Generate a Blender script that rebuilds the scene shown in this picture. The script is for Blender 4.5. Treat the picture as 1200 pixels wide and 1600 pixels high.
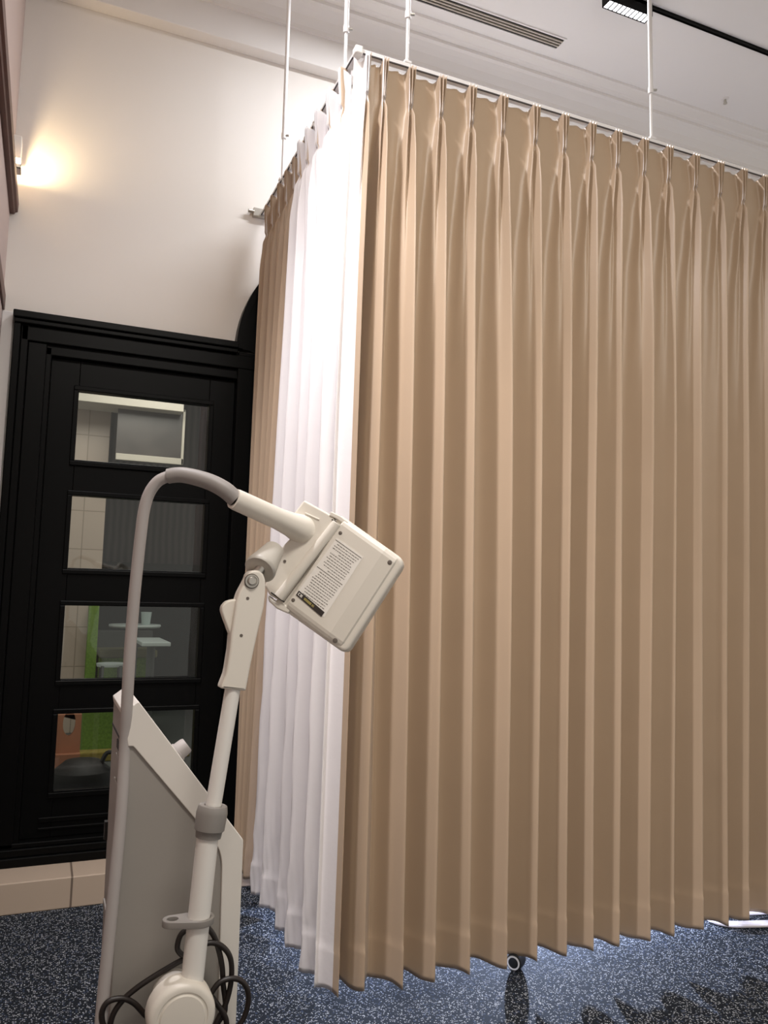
import bpy, bmesh, math, random
from mathutils import Vector, Matrix

random.seed(7)
S = bpy.context.scene
COL = S.collection
for o in list(bpy.data.objects):
    bpy.data.objects.remove(o)

# ------------------------------------------------------------------ camera
# room axes: X along the long curtain (to the right), Y away along the short curtain, Z up
F_PX = 1240.0                                   # focal length in pixels of the 1200x1600 frame
_dx = Vector((2950, -200, -F_PX)).normalized()  # room X seen from the camera
_dy = Vector((-535, -117, -F_PX))
_dy = (_dy - _dx * _dy.dot(_dx)).normalized()
_dz = _dx.cross(_dy)
CAM_R = Matrix((_dx, _dy, _dz))                 # columns of the camera frame in room axes
CAM_P = Vector((0, 0, 1.2))
cd = bpy.data.cameras.new('camera')
cd.sensor_fit = 'VERTICAL'; cd.sensor_height = 36; cd.sensor_width = 27
cd.lens = F_PX / 1600 * 36
cd.clip_start = 0.02; cd.clip_end = 60
cam = bpy.data.objects.new('camera', cd); COL.objects.link(cam)
cam.matrix_world = Matrix.Translation(CAM_P) @ CAM_R.to_4x4()
S.camera = cam

# ------------------------------------------------------------------ world, lights, exposure
S.view_settings.view_transform = 'Standard'
S.view_settings.look = 'None'
S.view_settings.gamma = 1
S.view_settings.use_curve_mapping = False
S.view_settings.exposure = 0.25
w = bpy.data.worlds.new('world'); S.world = w; w.use_nodes = True
w.node_tree.nodes['Background'].inputs[0].default_value = (0.95, 0.895, 0.83, 1)
w.node_tree.nodes['Background'].inputs[1].default_value = 0.52


def lamp(name, kind, loc, power, color, target=None, size=0.1, size_y=None, angle=None, blend=0.5):
    d = bpy.data.lights.new(name, kind)
    d.energy = power; d.color = color
    if kind == 'AREA':
        d.shape = 'RECTANGLE'; d.size = size; d.size_y = size_y or size
        if angle: d.spread = math.radians(angle)
    elif kind == 'SPOT':
        d.shadow_soft_size = size; d.spot_size = math.radians(angle or 60); d.spot_blend = blend
    else:
        d.shadow_soft_size = size
    o = bpy.data.objects.new(name, d); COL.objects.link(o); o.location = loc
    if target is not None:
        o.rotation_euler = (Vector(target) - Vector(loc)).to_track_quat('-Z', 'Y').to_euler()
    return o


COOL = (0.93, 0.95, 1.0)
NEUT = (1.0, 0.94, 0.86)
# ceiling spot over the aisle, up and to the left of the curtain corner
lamp('aisle_spot', 'SPOT', (-0.02, 1.80, 3.86), 270, (0.97, 0.95, 1.0), (0.86, 2.62, 0.25), 0.10, angle=64, blend=1.0)
lamp('aisle_spot', 'SPOT', (-0.02, 1.85, 3.90), 95, (0.95, 0.95, 1.0), (2.00, 2.30, 1.30), 0.06, angle=78, blend=0.9)
# ceiling track lamps over the aisle (behind and above the camera)
lamp('aisle_track', 'AREA', (0.55, -0.2, 3.95), 22, NEUT, (1.5, 2.6, 0.5), 1.4, 0.5, angle=90)
# ceiling track lamps over the cubicle
lamp('cubicle_track', 'AREA', (1.75, 2.815, 3.90), 34, COOL, (1.75, 2.815, 0), 1.3, 0.05)
# unseen spots added low inside the cubicle, their light leaves under the hem
lamp('cubicle_low', 'SPOT', (2.15, 3.40, 0.222), 330, (0.58, 0.70, 1.0), (1.95, 2.3, 0.03), 0.010, angle=125, blend=0.25)
lamp('cubicle_low', 'SPOT', (1.15, 3.05, 0.235), 18, (0.58, 0.70, 1.0), (0.75, 2.75, 0.03), 0.008, angle=90, blend=0.3)
# the room beyond the door
lamp('next_room', 'AREA', (0.6, 5.4, 2.9), 19, (1.0, 0.95, 0.88), (0.3, 6.0, 0), 1.2, 0.6)


# ------------------------------------------------------------------ seeing helpers (photo pixel -> point on a known plane)
def ray(x, y):
    return CAM_R @ Vector((x - 600, 800 - y, -F_PX)) / F_PX


def atY(x, y, Y):
    r = ray(x, y); return CAM_P + r * (Y / r.y)


def atZ(x, y, z):
    r = ray(x, y); return CAM_P + r * ((z - CAM_P.z) / r.z)


def atX(x, y, X):
    r = ray(x, y); return CAM_P + r * (X / r.x)


def atD(x, y, d):
    return CAM_P + ray(x, y) * d


# ------------------------------------------------------------------ materials
def mat(name, col, rough=0.5, metal=0.0, noise=0.0, nscale=20, bump=0.0, bscale=200, sheen=0.0, spec=0.5, emit=None, estr=1.0):
    m = bpy.data.materials.new(name); m.use_nodes = True
    nt = m.node_tree; b = nt.nodes['Principled BSDF']
    b.inputs['Base Color'].default_value = (*col, 1)
    b.inputs['Roughness'].default_value = rough
    b.inputs['Metallic'].default_value = metal
    b.inputs['Specular IOR Level'].default_value = spec
    if sheen: b.inputs['Sheen Weight'].default_value = sheen
    if emit:
        b.inputs['Emission Color'].default_value = (*emit, 1); b.inputs['Emission Strength'].default_value = estr
    tc = nt.nodes.new('ShaderNodeTexCoord')
    if noise:
        n = nt.nodes.new('ShaderNodeTexNoise'); n.inputs['Scale'].default_value = nscale; n.inputs['Detail'].default_value = 4
        nt.links.new(tc.outputs['Object'], n.inputs['Vector'])
        mx = nt.nodes.new('ShaderNodeMix'); mx.data_type = 'RGBA'
        mx.inputs['A'].default_value = (*[c * (1 - noise) for c in col], 1)
        mx.inputs['B'].default_value = (*[min(1, c * (1 + noise)) for c in col], 1)
        nt.links.new(n.outputs['Fac'], mx.inputs['Factor']); nt.links.new(mx.outputs['Result'], b.inputs['Base Color'])
    if bump:
        n = nt.nodes.new('ShaderNodeTexNoise'); n.inputs['Scale'].default_value = bscale
        nt.links.new(tc.outputs['Object'], n.inputs['Vector'])
        bp = nt.nodes.new('ShaderNodeBump'); bp.inputs['Strength'].default_value = bump; bp.inputs['Distance'].default_value = 0.002
        nt.links.new(n.outputs['Fac'], bp.inputs['Height']); nt.links.new(bp.outputs['Normal'], b.inputs['Normal'])
    return m


M = {}
M['beige'] = mat('beige_fabric', (0.47, 0.345, 0.235), 0.40, noise=0.05, nscale=6, bump=0.10, bscale=900, sheen=0.15, spec=0.5)
M['lining'] = mat('white_lining', (0.80, 0.76, 0.75), 0.7, noise=0.03, nscale=9, bump=0.25, bscale=45, spec=0.3)
M['wall'] = mat('painted_wall', (0.86, 0.81, 0.75), 0.75, noise=0.03, nscale=1.5, bump=0.05, bscale=80)
M['wall_l'] = mat('mauve_wall', (0.52, 0.41, 0.37), 0.75, noise=0.03, nscale=2)
M['ceiling'] = mat('white_ceiling', (0.84, 0.81, 0.79), 0.8, noise=0.02, nscale=2)
M['crown'] = mat('white_moulding', (0.82, 0.78, 0.74), 0.6, noise=0.02, nscale=3)
M['wood'] = mat('brown_wood', (0.105, 0.040, 0.026), 0.45, noise=0.25, nscale=12)
M['black'] = mat('black_paint', (0.0022, 0.0022, 0.0021), 0.35, noise=0.2, nscale=30, spec=0.10)
M['plastic'] = mat('ivory_plastic', (0.80, 0.75, 0.665), 0.38, noise=0.02, nscale=10)
M['plastic2'] = mat('ivory_cover', (0.78, 0.74, 0.68), 0.42, noise=0.02, nscale=10)
M['panel'] = mat('grey_steel', (0.33, 0.305, 0.275), 0.45, noise=0.03, nscale=6)
M['hose'] = mat('grey_rubber', (0.42, 0.385, 0.37), 0.5, noise=0.03, nscale=15)
M['sleeve'] = mat('dark_grey_rubber', (0.30, 0.275, 0.26), 0.5, noise=0.03, nscale=15)
M['collar'] = mat('grey_plastic', (0.28, 0.26, 0.24), 0.45, noise=0.03, nscale=10)
M['whitepaint'] = mat('white_paint', (0.86, 0.83, 0.78), 0.35, noise=0.02, nscale=8)
M['steel'] = mat('steel', (0.55, 0.52, 0.47), 0.28, metal=0.9, noise=0.05, nscale=40)
M['dark'] = mat('dark_void', (0.012, 0.010, 0.009), 0.6, noise=0.2, nscale=30)
M['slot'] = mat('track_slot', (0.07, 0.06, 0.06), 0.6, noise=0.2, nscale=30)
M['cable'] = mat('black_rubber_cable', (0.016, 0.011, 0.009), 0.42, noise=0.2, nscale=40)
M['wcable'] = mat('white_cable', (0.72, 0.66, 0.66), 0.4, noise=0.03, nscale=30)
M['tyre'] = mat('black_tyre', (0.014, 0.015, 0.017), 0.4, noise=0.2, nscale=40)
M['rim'] = mat('white_rim', (0.75, 0.75, 0.76), 0.35, noise=0.03, nscale=40)
M['sticker'] = mat('white_sticker', (0.90, 0.86, 0.80), 0.5, noise=0.02, nscale=40)
M['ink'] = mat('printed_ink', (0.17, 0.15, 0.13), 0.6, noise=0.2, nscale=300)
M['blackink'] = mat('black_strip', (0.035, 0.027, 0.023), 0.5, noise=0.1, nscale=60)
M['yellow'] = mat('yellow_print', (0.46, 0.38, 0.12), 0.5, noise=0.1, nscale=200)
M['metal_rod'] = mat('white_rod', (0.82, 0.79, 0.77), 0.4, noise=0.02, nscale=20)
M['glow'] = mat('lamp_glow', (1, 1, 1), 0.5, noise=0.01, emit=(1, 0.98, 1.0), estr=7)
M['warmglow'] = mat('warm_bulb', (1, 0.9, 0.7), 0.5, noise=0.01, emit=(1, 0.80, 0.50), estr=25)


def floor_material():
    m = bpy.data.materials.new('speckled_rubber'); m.use_nodes = True
    nt = m.node_tree; b = nt.nodes['Principled BSDF']; b.inputs['Roughness'].default_value = 0.9
    b.inputs['Specular IOR Level'].default_value = 0.08
    tc = nt.nodes.new('ShaderNodeTexCoord')

    def flecks(scale, thr, off):
        mp = nt.nodes.new('ShaderNodeMapping'); mp.inputs['Location'].default_value = off
        nt.links.new(tc.outputs['Object'], mp.inputs['Vector'])
        v = nt.nodes.new('ShaderNodeTexVoronoi'); v.inputs['Scale'].default_value = scale
        nt.links.new(mp.outputs['Vector'], v.inputs['Vector'])
        sp = nt.nodes.new('ShaderNodeSeparateColor'); nt.links.new(v.outputs['Color'], sp.inputs[0])
        g = nt.nodes.new('ShaderNodeMath'); g.operation = 'GREATER_THAN'; g.inputs[1].default_value = thr
        nt.links.new(sp.outputs[0], g.inputs[0])
        l = nt.nodes.new('ShaderNodeMath'); l.operation = 'LESS_THAN'; l.inputs[1].default_value = 0.42
        nt.links.new(v.outputs['Distance'], l.inputs[0])
        k = nt.nodes.new('ShaderNodeMath'); k.operation = 'MULTIPLY'
        nt.links.new(g.outputs[0], k.inputs[0]); nt.links.new(l.outputs[0], k.inputs[1])
        return k.outputs[0]
    n = nt.nodes.new('ShaderNodeTexNoise'); n.inputs['Scale'].default_value = 260
    nt.links.new(tc.outputs['Object'], n.inputs['Vector'])
    r = nt.nodes.new('ShaderNodeValToRGB')
    r.color_ramp.elements[0].color = (0.006, 0.0075, 0.009, 1); r.color_ramp.elements[1].color = (0.018, 0.021, 0.027, 1)
    r.color_ramp.elements[0].position = 0.3; r.color_ramp.elements[1].position = 0.7
    nt.links.new(n.outputs['Fac'], r.inputs[0])
    c = r.outputs[0]
    for sc, th, off, co in ((170, 0.72, (0, 0, 0), (0.20, 0.21, 0.235, 1)), (230, 0.80, (3, 5, 0), (0.42, 0.43, 0.44, 1)), (120, 0.80, (7, 1, 0), (0.035, 0.046, 0.075, 1))):
        mx = nt.nodes.new('ShaderNodeMix'); mx.data_type = 'RGBA'; mx.inputs['B'].default_value = co
        nt.links.new(c, mx.inputs['A']); nt.links.new(flecks(sc, th, off), mx.inputs['Factor'])
        c = mx.outputs['Result']
    nt.links.new(c, b.inputs['Base Color'])
    return m


def tile_material(name, col, grout, width, height, off=(0, 0, 0), axis='XZ'):
    m = bpy.data.materials.new(name); m.use_nodes = True
    nt = m.node_tree; b = nt.nodes['Principled BSDF']; b.inputs['Roughness'].default_value = 0.4
    tc = nt.nodes.new('ShaderNodeTexCoord'); sx = nt.nodes.new('ShaderNodeSeparateXYZ'); cx = nt.nodes.new('ShaderNodeCombineXYZ')
    nt.links.new(tc.outputs['Object'], sx.inputs[0])
    nt.links.new(sx.outputs['X'], cx.inputs[0]); nt.links.new(sx.outputs['Z'], cx.inputs[1])
    mp = nt.nodes.new('ShaderNodeMapping'); mp.inputs['Location'].default_value = off
    nt.links.new(cx.outputs[0], mp.inputs['Vector'])
    br = nt.nodes.new('ShaderNodeTexBrick'); br.offset = 0; br.inputs['Scale'].default_value = 1
    br.inputs['Brick Width'].default_value = width; br.inputs['Row Height'].default_value = height
    br.inputs['Mortar Size'].default_value = 0.004; br.inputs['Mortar Smooth'].default_value = 0.1
    br.inputs['Color1'].default_value = (*col, 1); br.inputs['Color2'].default_value = (*[c * 0.93 for c in col], 1)
    br.inputs['Mortar'].default_value = (*grout, 1)
    nt.links.new(mp.outputs[0], br.inputs['Vector'])
    nt.links.new(br.outputs['Color'], b.inputs['Base Color'])
    return m


def stripe_material(name, c1, c2, scale, rough=0.7):
    m = bpy.data.materials.new(name); m.use_nodes = True
    nt = m.node_tree; b = nt.nodes['Principled BSDF']; b.inputs['Roughness'].default_value = rough
    tc = nt.nodes.new('ShaderNodeTexCoord'); wv = nt.nodes.new('ShaderNodeTexWave')
    wv.inputs['Scale'].default_value = scale; wv.inputs['Distortion'].default_value = 1.5
    nt.links.new(tc.outputs['Object'], wv.inputs['Vector'])
    r = nt.nodes.new('ShaderNodeValToRGB'); r.color_ramp.elements[0].color = (*c1, 1); r.color_ramp.elements[1].color = (*c2, 1)
    nt.links.new(wv.outputs['Fac'], r.inputs[0]); nt.links.new(r.outputs[0], b.inputs['Base Color'])
    return m


def glass_material():
    m = bpy.data.materials.new('door_glass'); m.use_nodes = True
    nt = m.node_tree; out = nt.nodes['Material Output']; nt.nodes.remove(nt.nodes['Principled BSDF'])
    t = nt.nodes.new('ShaderNodeBsdfTransparent'); t.inputs[0].default_value = (0.90, 0.93, 0.92, 1)
    g = nt.nodes.new('ShaderNodeBsdfGlossy'); g.inputs['Roughness'].default_value = 0.02
    f = nt.nodes.new('ShaderNodeFresnel'); f.inputs[0].default_value = 1.5
    mx = nt.nodes.new('ShaderNodeMixShader')
    nt.links.new(f.outputs[0], mx.inputs[0]); nt.links.new(t.outputs[0], mx.inputs[1]); nt.links.new(g.outputs[0], mx.inputs[2])
    nt.links.new(mx.outputs[0], out.inputs[0])
    return m


M['floor'] = floor_material()
M['step'] = tile_material('beige_step_tile', (0.47, 0.37, 0.28), (0.16, 0.12, 0.09), 0.60, 0.5, (0.438, 0.2, 0))
M['far_tile'] = tile_material('cream_wall_tile', (0.46, 0.37, 0.30), (0.28, 0.22, 0.17), 0.24, 0.30)
M['far_drape'] = stripe_material('dark_drape', (0.035, 0.030, 0.026), (0.075, 0.064, 0.056), 5)
M['lowshade'] = mat('painted_low_shade', (0.014, 0.016, 0.014), 0.6, noise=0.3, nscale=9)  # near-black colour standing in for dim light low in the far room
M['turf'] = mat('green_turf', (0.14, 0.24, 0.035), 0.9, noise=0.6, nscale=60)
M['turf_y'] = mat('ochre_turf', (0.26, 0.20, 0.04), 0.9, noise=0.5, nscale=40)
M['olive'] = mat('olive_fabric', (0.17, 0.17, 0.09), 0.8, noise=0.1, nscale=20)
M['orange'] = mat('orange_board', (0.42, 0.17, 0.09), 0.6, noise=0.1, nscale=10)
M['greywall'] = mat('grey_plaster', (0.08, 0.085, 0.08), 0.8, noise=0.15, nscale=8)
M['screen'] = mat('dull_grey_board', (0.075, 0.062, 0.055), 0.4, noise=0.7, nscale=4)
M['paleboard'] = mat('pale_frame', (0.52, 0.47, 0.39), 0.5, noise=0.03, nscale=8)
M['pink'] = mat('pale_plaster', (0.40, 0.33, 0.29), 0.7, noise=0.04, nscale=6)
M['paletop'] = mat('pale_laminate', (0.50, 0.56, 0.54), 0.4, noise=0.03, nscale=8)
M['cup'] = mat('clear_cup', (0.40, 0.48, 0.46), 0.2, noise=0.03, nscale=8)
M['glass'] = glass_material()
M['knob'] = mat('warm_grey_plastic', (0.50, 0.465, 0.41), 0.45, noise=0.03, nscale=10)
M['hole'] = mat('screw_recess', (0.14, 0.115, 0.095), 0.6, noise=0.2, nscale=60)


# ------------------------------------------------------------------ mesh helpers
def link(name, me, m=None, parent=None, smooth=False, bevel=0, seg=2, angle=40):
    o = bpy.data.objects.new(name, me); COL.objects.link(o)
    if m is not None:
        for mm in (m if isinstance(m, (list, tuple)) else [m]): me.materials.append(mm)
    if parent is not None: o.parent = parent
    if smooth:
        for p in me.polygons: p.use_smooth = True
    if bevel:
        md = o.modifiers.new('bevel', 'BEVEL'); md.width = bevel; md.segments = seg; md.limit_method = 'ANGLE'; md.angle_limit = math.radians(angle)
        md.harden_normals = False
    return o


def finish(bm, name, m, parent=None, smooth=False, bevel=0, seg=2):
    bmesh.ops.recalc_face_normals(bm, faces=bm.faces)
    me = bpy.data.meshes.new(name); bm.to_mesh(me); bm.free()
    return link(name, me, m, parent, smooth, bevel, seg)


def bm_box(bm, a, b):
    x0, y0, z0 = a; x1, y1, z1 = b
    vs = [bm.verts.new(p) for p in ((x0, y0, z0), (x1, y0, z0), (x1, y1, z0), (x0, y1, z0), (x0, y0, z1), (x1, y0, z1), (x1, y1, z1), (x0, y1, z1))]
    for f in ((0, 3, 2, 1), (4, 5, 6, 7), (0, 1, 5, 4), (1, 2, 6, 5), (2, 3, 7, 6), (3, 0, 4, 7)):
        bm.faces.new([vs[i] for i in f])


def box(name, a, b, m, parent=None, bevel=0, seg=2):
    bm = bmesh.new(); bm_box(bm, a, b)
    return finish(bm, name, m, parent, False, bevel, seg)


def boxes(name, lst, m, parent=None, bevel=0):
    bm = bmesh.new()
    for a, b in lst: bm_box(bm, a, b)
    return finish(bm, name, m, parent, False, bevel)


def bm_cyl(bm, p0, p1, r0, r1=None, n=32):
    p0 = Vector(p0); p1 = Vector(p1); r1 = r0 if r1 is None else r1
    d = (p1 - p0).normalized(); q = d.to_track_quat('Z', 'Y').to_matrix()
    A = []; B = []
    for i in range(n):
        t = 2 * math.pi * i / n; e = q @ Vector((math.cos(t), math.sin(t), 0))
        A.append(bm.verts.new(p0 + e * r0)); B.append(bm.verts.new(p1 + e * r1))
    for i in range(n): bm.faces.new((A[i], A[(i + 1) % n], B[(i + 1) % n], B[i]))
    bm.faces.new(A[::-1]); bm.faces.new(B)


def cyl(name, p0, p1, r0, m, parent=None, r1=None, n=32, bevel=0):
    bm = bmesh.new(); bm_cyl(bm, p0, p1, r0, r1, n)
    return shade(finish(bm, name, m, parent, False, bevel))


def shade(o, ang=40):
    me = o.data
    for p in me.polygons: p.use_smooth = True
    try:
        me.set_sharp_from_angle(angle=math.radians(ang))
    except Exception:
        pass
    return o


def bm_lathe(bm, origin, axis, prof, n=40):
    """prof: (distance along the axis, radius)"""
    q = Vector(axis).normalized().to_track_quat('Z', 'Y').to_matrix(); origin = Vector(origin)
    rings = []
    for h, r in prof:
        if r < 1e-6:
            rings.append([bm.verts.new(origin + q @ Vector((0, 0, h)))])
        else:
            rings.append([bm.verts.new(origin + q @ Vector((r * math.cos(2 * math.pi * i / n), r * math.sin(2 * math.pi * i / n), h))) for i in range(n)])
    for a, b in zip(rings, rings[1:]):
        for i in range(n):
            j = (i + 1) % n
            if len(a) == 1 and len(b) == 1: continue
            if len(a) == 1: bm.faces.new((a[0], b[i], b[j]))
            elif len(b) == 1: bm.faces.new((a[i], a[j], b[0]))
            else: bm.faces.new((a[i], a[j], b[j], b[i]))


def lathe(name, origin, axis, prof, m, parent=None, n=40):
    bm = bmesh.new(); bm_lathe(bm, origin, axis, prof, n)
    return shade(finish(bm, name, m, parent))


def crom(pts, n):
    """Catmull-Rom through pts, n samples per span"""
    P = [Vector(p) for p in pts]; out = []
    for i in range(len(P) - 1):
        a = P[max(0, i - 1)]; b = P[i]; c = P[i + 1]; d = P[min(len(P) - 1, i + 2)]
        for k in range(n):
            t = k / n
            out.append(0.5 * ((2 * b) + (c - a) * t + (2 * a - 5 * b + 4 * c - d) * t * t + (3 * b - a - 3 * c + d) * t ** 3))
    out.append(P[-1]); return out


def bm_tube(bm, pts, r, n=12):
    rr = r if isinstance(r, (list, tuple)) else [r] * len(pts)
    prev = None; rings = []
    up = Vector((0.3, 0.9, 0.2))
    for i, p in enumerate(pts):
        t = (pts[min(i + 1, len(pts) - 1)] - pts[max(i - 1, 0)]).normalized()
        up = (up - t * up.dot(t)).normalized(); s = t.cross(up)
        rings.append([bm.verts.new(p + (up * math.cos(2 * math.pi * k / n) + s * math.sin(2 * math.pi * k / n)) * rr[i]) for k in range(n)])
    for a, b in zip(rings, rings[1:]):
        for k in range(n): bm.faces.new((a[k], a[(k + 1) % n], b[(k + 1) % n], b[k]))
    bm.faces.new(rings[0][::-1]); bm.faces.new(rings[-1])


def tube(name, pts, r, m, parent=None, n=12, sub=8):
    bm = bmesh.new(); P = crom(pts, sub)
    if isinstance(r, (list, tuple)):
        R = []
        for i in range(len(r) - 1): R += [r[i] + (r[i + 1] - r[i]) * k / sub for k in range(sub)]
        r = R + [r[-1]]
    bm_tube(bm, P, r, n)
    return shade(finish(bm, name, m, parent))


def plate(name, loops, thick, frame, m, parent=None, bevel=0.0, res=2):
    """2-D outline (first loop) with holes (further loops), thickened by `thick` each way, laid in `frame` (4x4)"""
    cu = bpy.data.curves.new(name, 'CURVE'); cu.dimensions = '2D'; cu.fill_mode = 'BOTH'
    cu.extrude = max(0.0, thick - bevel); cu.bevel_depth = bevel; cu.bevel_resolution = res; cu.offset = -bevel
    for lp in loops:
        sp = cu.splines.new('POLY'); sp.points.add(len(lp) - 1); sp.use_cyclic_u = True
        for p, q in zip(sp.points, lp): p.co = (q[0], q[1], 0, 1)
    tmp = bpy.data.objects.new('tmp', cu); COL.objects.link(tmp)
    bpy.context.view_layer.update()
    me = bpy.data.meshes.new_from_object(tmp.evaluated_get(bpy.context.evaluated_depsgraph_get()))
    bpy.data.objects.remove(tmp); bpy.data.curves.remove(cu)
    me.materials.clear(); me.transform(frame); me.name = name
    o = link(name, me, m, parent)
    return shade(o, 35)


def rounded(pts, r, n=5):
    """round the corners of a polygon"""
    out = []; N = len(pts)
    for i in range(N):
        p = Vector(pts[i]); a = Vector(pts[i - 1]); b = Vector(pts[(i + 1) % N])
        rr = r[i] if isinstance(r, (list, tuple)) else r
        if rr <= 0:
            out.append(tuple(p)); continue
        da = min(rr, (a - p).length * 0.45); db = min(rr, (b - p).length * 0.45)
        s = p + (a - p).normalized() * da; e = p + (b - p).normalized() * db
        for k in range(n + 1):
            t = k / n; out.append(tuple(s * (1 - t) ** 2 + p * 2 * t * (1 - t) + e * t * t))
    return out


def thing(name, label, cat, loc=(0, 0, 0), group=None):
    o = bpy.data.objects.new(name, None); COL.objects.link(o); o.location = loc; o.empty_display_size = 0.05
    return tag(o, label, cat, group)


def tag(o, label, cat, group=None):
    o['label'] = label; o['category'] = cat
    if group: o['group'] = group
    return o


def struct(o, label=None, cat=None):
    o['kind'] = 'structure'
    if label: o['label'] = label
    if cat: o['category'] = cat
    return o


def settle(root):
    """children were modelled in room coordinates: keep them there under a moved root"""
    bpy.context.view_layer.update()
    inv = Matrix.Translation(root.location).inverted()
    for c in list(root.children):
        c.matrix_parent_inverse = inv


# frame whose plane is the room's X-Z plane at depth Y (thickness runs along Y)
def XZ(Y):
    return Matrix(((1, 0, 0, 0), (0, 0, -1, Y), (0, 1, 0, 0), (0, 0, 0, 1)))


def pxz(pts, Y):
    return [(v.x, v.z) for v in (atY(x, y, Y) for x, y in pts)]


# ------------------------------------------------------------------ the setting
WY = 3.55          # back wall
ZC = 4.05          # ceiling
struct(box('floor', (-0.26, -1.2, -0.05), (5.2, 3.62, 0.0), M['floor']), 'blue grey rubber floor with pale speckles', 'floor')
struct(box('ceiling', (-0.26, -1.2, ZC), (5.2, 3.62, ZC + 0.05), M['ceiling']), 'flat white ceiling', 'ceiling')
DX0, DX1, DZ0, DZ1 = -0.15, 0.80, 0.113, 2.28
struct(boxes('wall_back', [((-0.30, WY, 0), (DX0, WY + 0.12, ZC)), ((DX1, WY, 0), (5.2, WY + 0.12, ZC)),
                           ((DX0, WY, DZ1), (DX1, WY + 0.12, ZC)), ((DX0, WY + 0.03, 0), (DX1, WY + 0.12, DZ0))], M['wall']),
       'pale wall around the black door', 'wall')
struct(box('wall_left', (-0.295, -1.2, 0), (-0.235, WY, ZC), M['wall_l']), 'mauve side wall at the left edge', 'wall')
# tiled step under the door
struct(box('trim_1', (-0.235, 3.33, 0.0), (5.2, WY + 0.03, 0.113), M['step'], bevel=0.004), 'beige tiled step below the black door', 'step')
# bulkhead over the back wall and the crown moulding under the ceiling
struct(box('trim_2', (-0.235, 3.477, 3.754), (5.2, WY, ZC), M['crown'], bevel=0.004), 'white bulkhead along the top of the back wall', 'bulkhead')
bm = bmesh.new()
prof = [(3.477, 3.905), (3.462, 3.905), (3.460, 3.925), (3.452, 3.940), (3.440, 3.965), (3.420, 3.985), (3.402, 4.000), (3.385, 4.006), (3.385, 4.022),
        (3.365, 4.024), (3.355, 4.030), (3.315, 4.034), (3.300, 4.038), (3.298, 4.05), (3.477, 4.05)]
A = [bm.verts.new((-0.235, y, z)) for y, z in prof]; B = [bm.verts.new((5.2, y, z)) for y, z in prof]
for i in range(len(prof)):
    j = (i + 1) % len(prof); bm.faces.new((A[i], A[j], B[j], B[i]))
bm.faces.new(A); bm.faces.new(B[::-1])
struct(finish(bm, 'trim_3', M['crown']), 'stepped white crown moulding below the ceiling', 'moulding')
# brown wooden rail on the left wall and a lower one
bm = bmesh.new()
prof = [(-0.235, 2.752), (-0.218, 2.752), (-0.214, 2.760), (-0.205, 2.764), (-0.203, 2.80), (-0.212, 2.83), (-0.235, 2.835)]
A = [bm.verts.new((x, -1.2, z)) for x, z in prof]; B = [bm.verts.new((x, WY, z)) for x, z in prof]
for i in range(len(prof)):
    j = (i + 1) % len(prof); bm.faces.new((A[i], A[j], B[j], B[i]))
bm.faces.new(A); bm.faces.new(B[::-1])
struct(finish(bm, 'trim_4', M['wood']), 'brown wooden rail on the left wall, top left corner', 'moulding')
struct(box('trim_5', (-0.235, -1.2, 2.335), (-0.226, WY, 2.40), M['wood'], bevel=0.003), 'narrow brown rail on the left wall at door height', 'moulding')
struct(box('trim_6', (-0.235, WY - 0.012, 0.113), (-0.192, WY, 2.33), M['ceiling'], bevel=0.003), 'pale upright strip left of the black door frame', 'trim')

# the black door
door = bpy.data.objects.new('door_1', None); COL.objects.link(door); door.location = (0.3, 3.53, 0.113)
struct(door, 'black door with four small glass panes stacked in one column', 'door')
FX0, FX1, FZ1 = -0.186, 0.738, 2.325
fr = []
FY = 3.50
fr += [((FX0, FY, 0.113), (FX0 + 0.028, WY, FZ1)), ((FX0 + 0.028, FY + 0.012, 0.113), (FX0 + 0.058, WY, FZ1 - 0.02)),
       ((FX0 + 0.058, FY + 0.022, 0.113), (-0.055, WY + 0.06, 2.21))]
fr += [((FX0 - 0.004, FY - 0.022, FZ1 - 0.030), (FX1, WY, FZ1)), ((FX0, FY - 0.010, FZ1 - 0.05), (FX1, WY, FZ1 - 0.030)),
       ((FX0 + 0.03, FY + 0.012, 2.21), (0.86, WY + 0.06, FZ1 - 0.05))]
fr += [((-0.06, FY + 0.034, 2.165), (0.80, WY + 0.06, 2.215)), ((-0.06, FY + 0.034, 0.113), (-0.035, WY + 0.06, 2.2)),
       ((0.745, FY + 0.015, 0.113), (0.86, WY + 0.06, 2.29))]
fr += [((FX0, FY + 0.0, 0.113), (0.86, WY + 0.06, 0.148)), ((FX0 + 0.0, FY + 0.012, 0.148), (0.86, WY + 0.06, 0.178)), ((FX0, FY + 0.022, 0.178), (0.86, WY + 0.06, 0.198))]
boxes('door_frame', fr, M['black'], door, bevel=0.004)
LY = 3.565
PX0, PX1 = 0.080, 0.632
PZ = [(1.732, 2.036), (1.276, 1.586), (0.820, 1.126), (0.375, 0.686)]
lf = [((-0.035, LY, 0.20), (PX0, LY + 0.04, 2.165)), ((PX1, LY, 0.20), (0.745, LY + 0.04, 2.165))]
zz = [2.165] + [v for a, b in PZ for v in (b, a)] + [0.20]
for i in range(0, len(zz), 2):
    lf.append(((PX0, LY, zz[i + 1]), (PX1, LY + 0.04, zz[i])))
leaf = boxes('door_leaf', lf, M['black'], door, bevel=0.002)
boxes('kick_moulding', [((0.03, LY - 0.010, 0.262), (0.69, LY + 0.002, 0.280)), ((0.03, LY - 0.006, 0.228), (0.69, LY + 0.002, 0.240))], M['black'], leaf, bevel=0.003)
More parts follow.
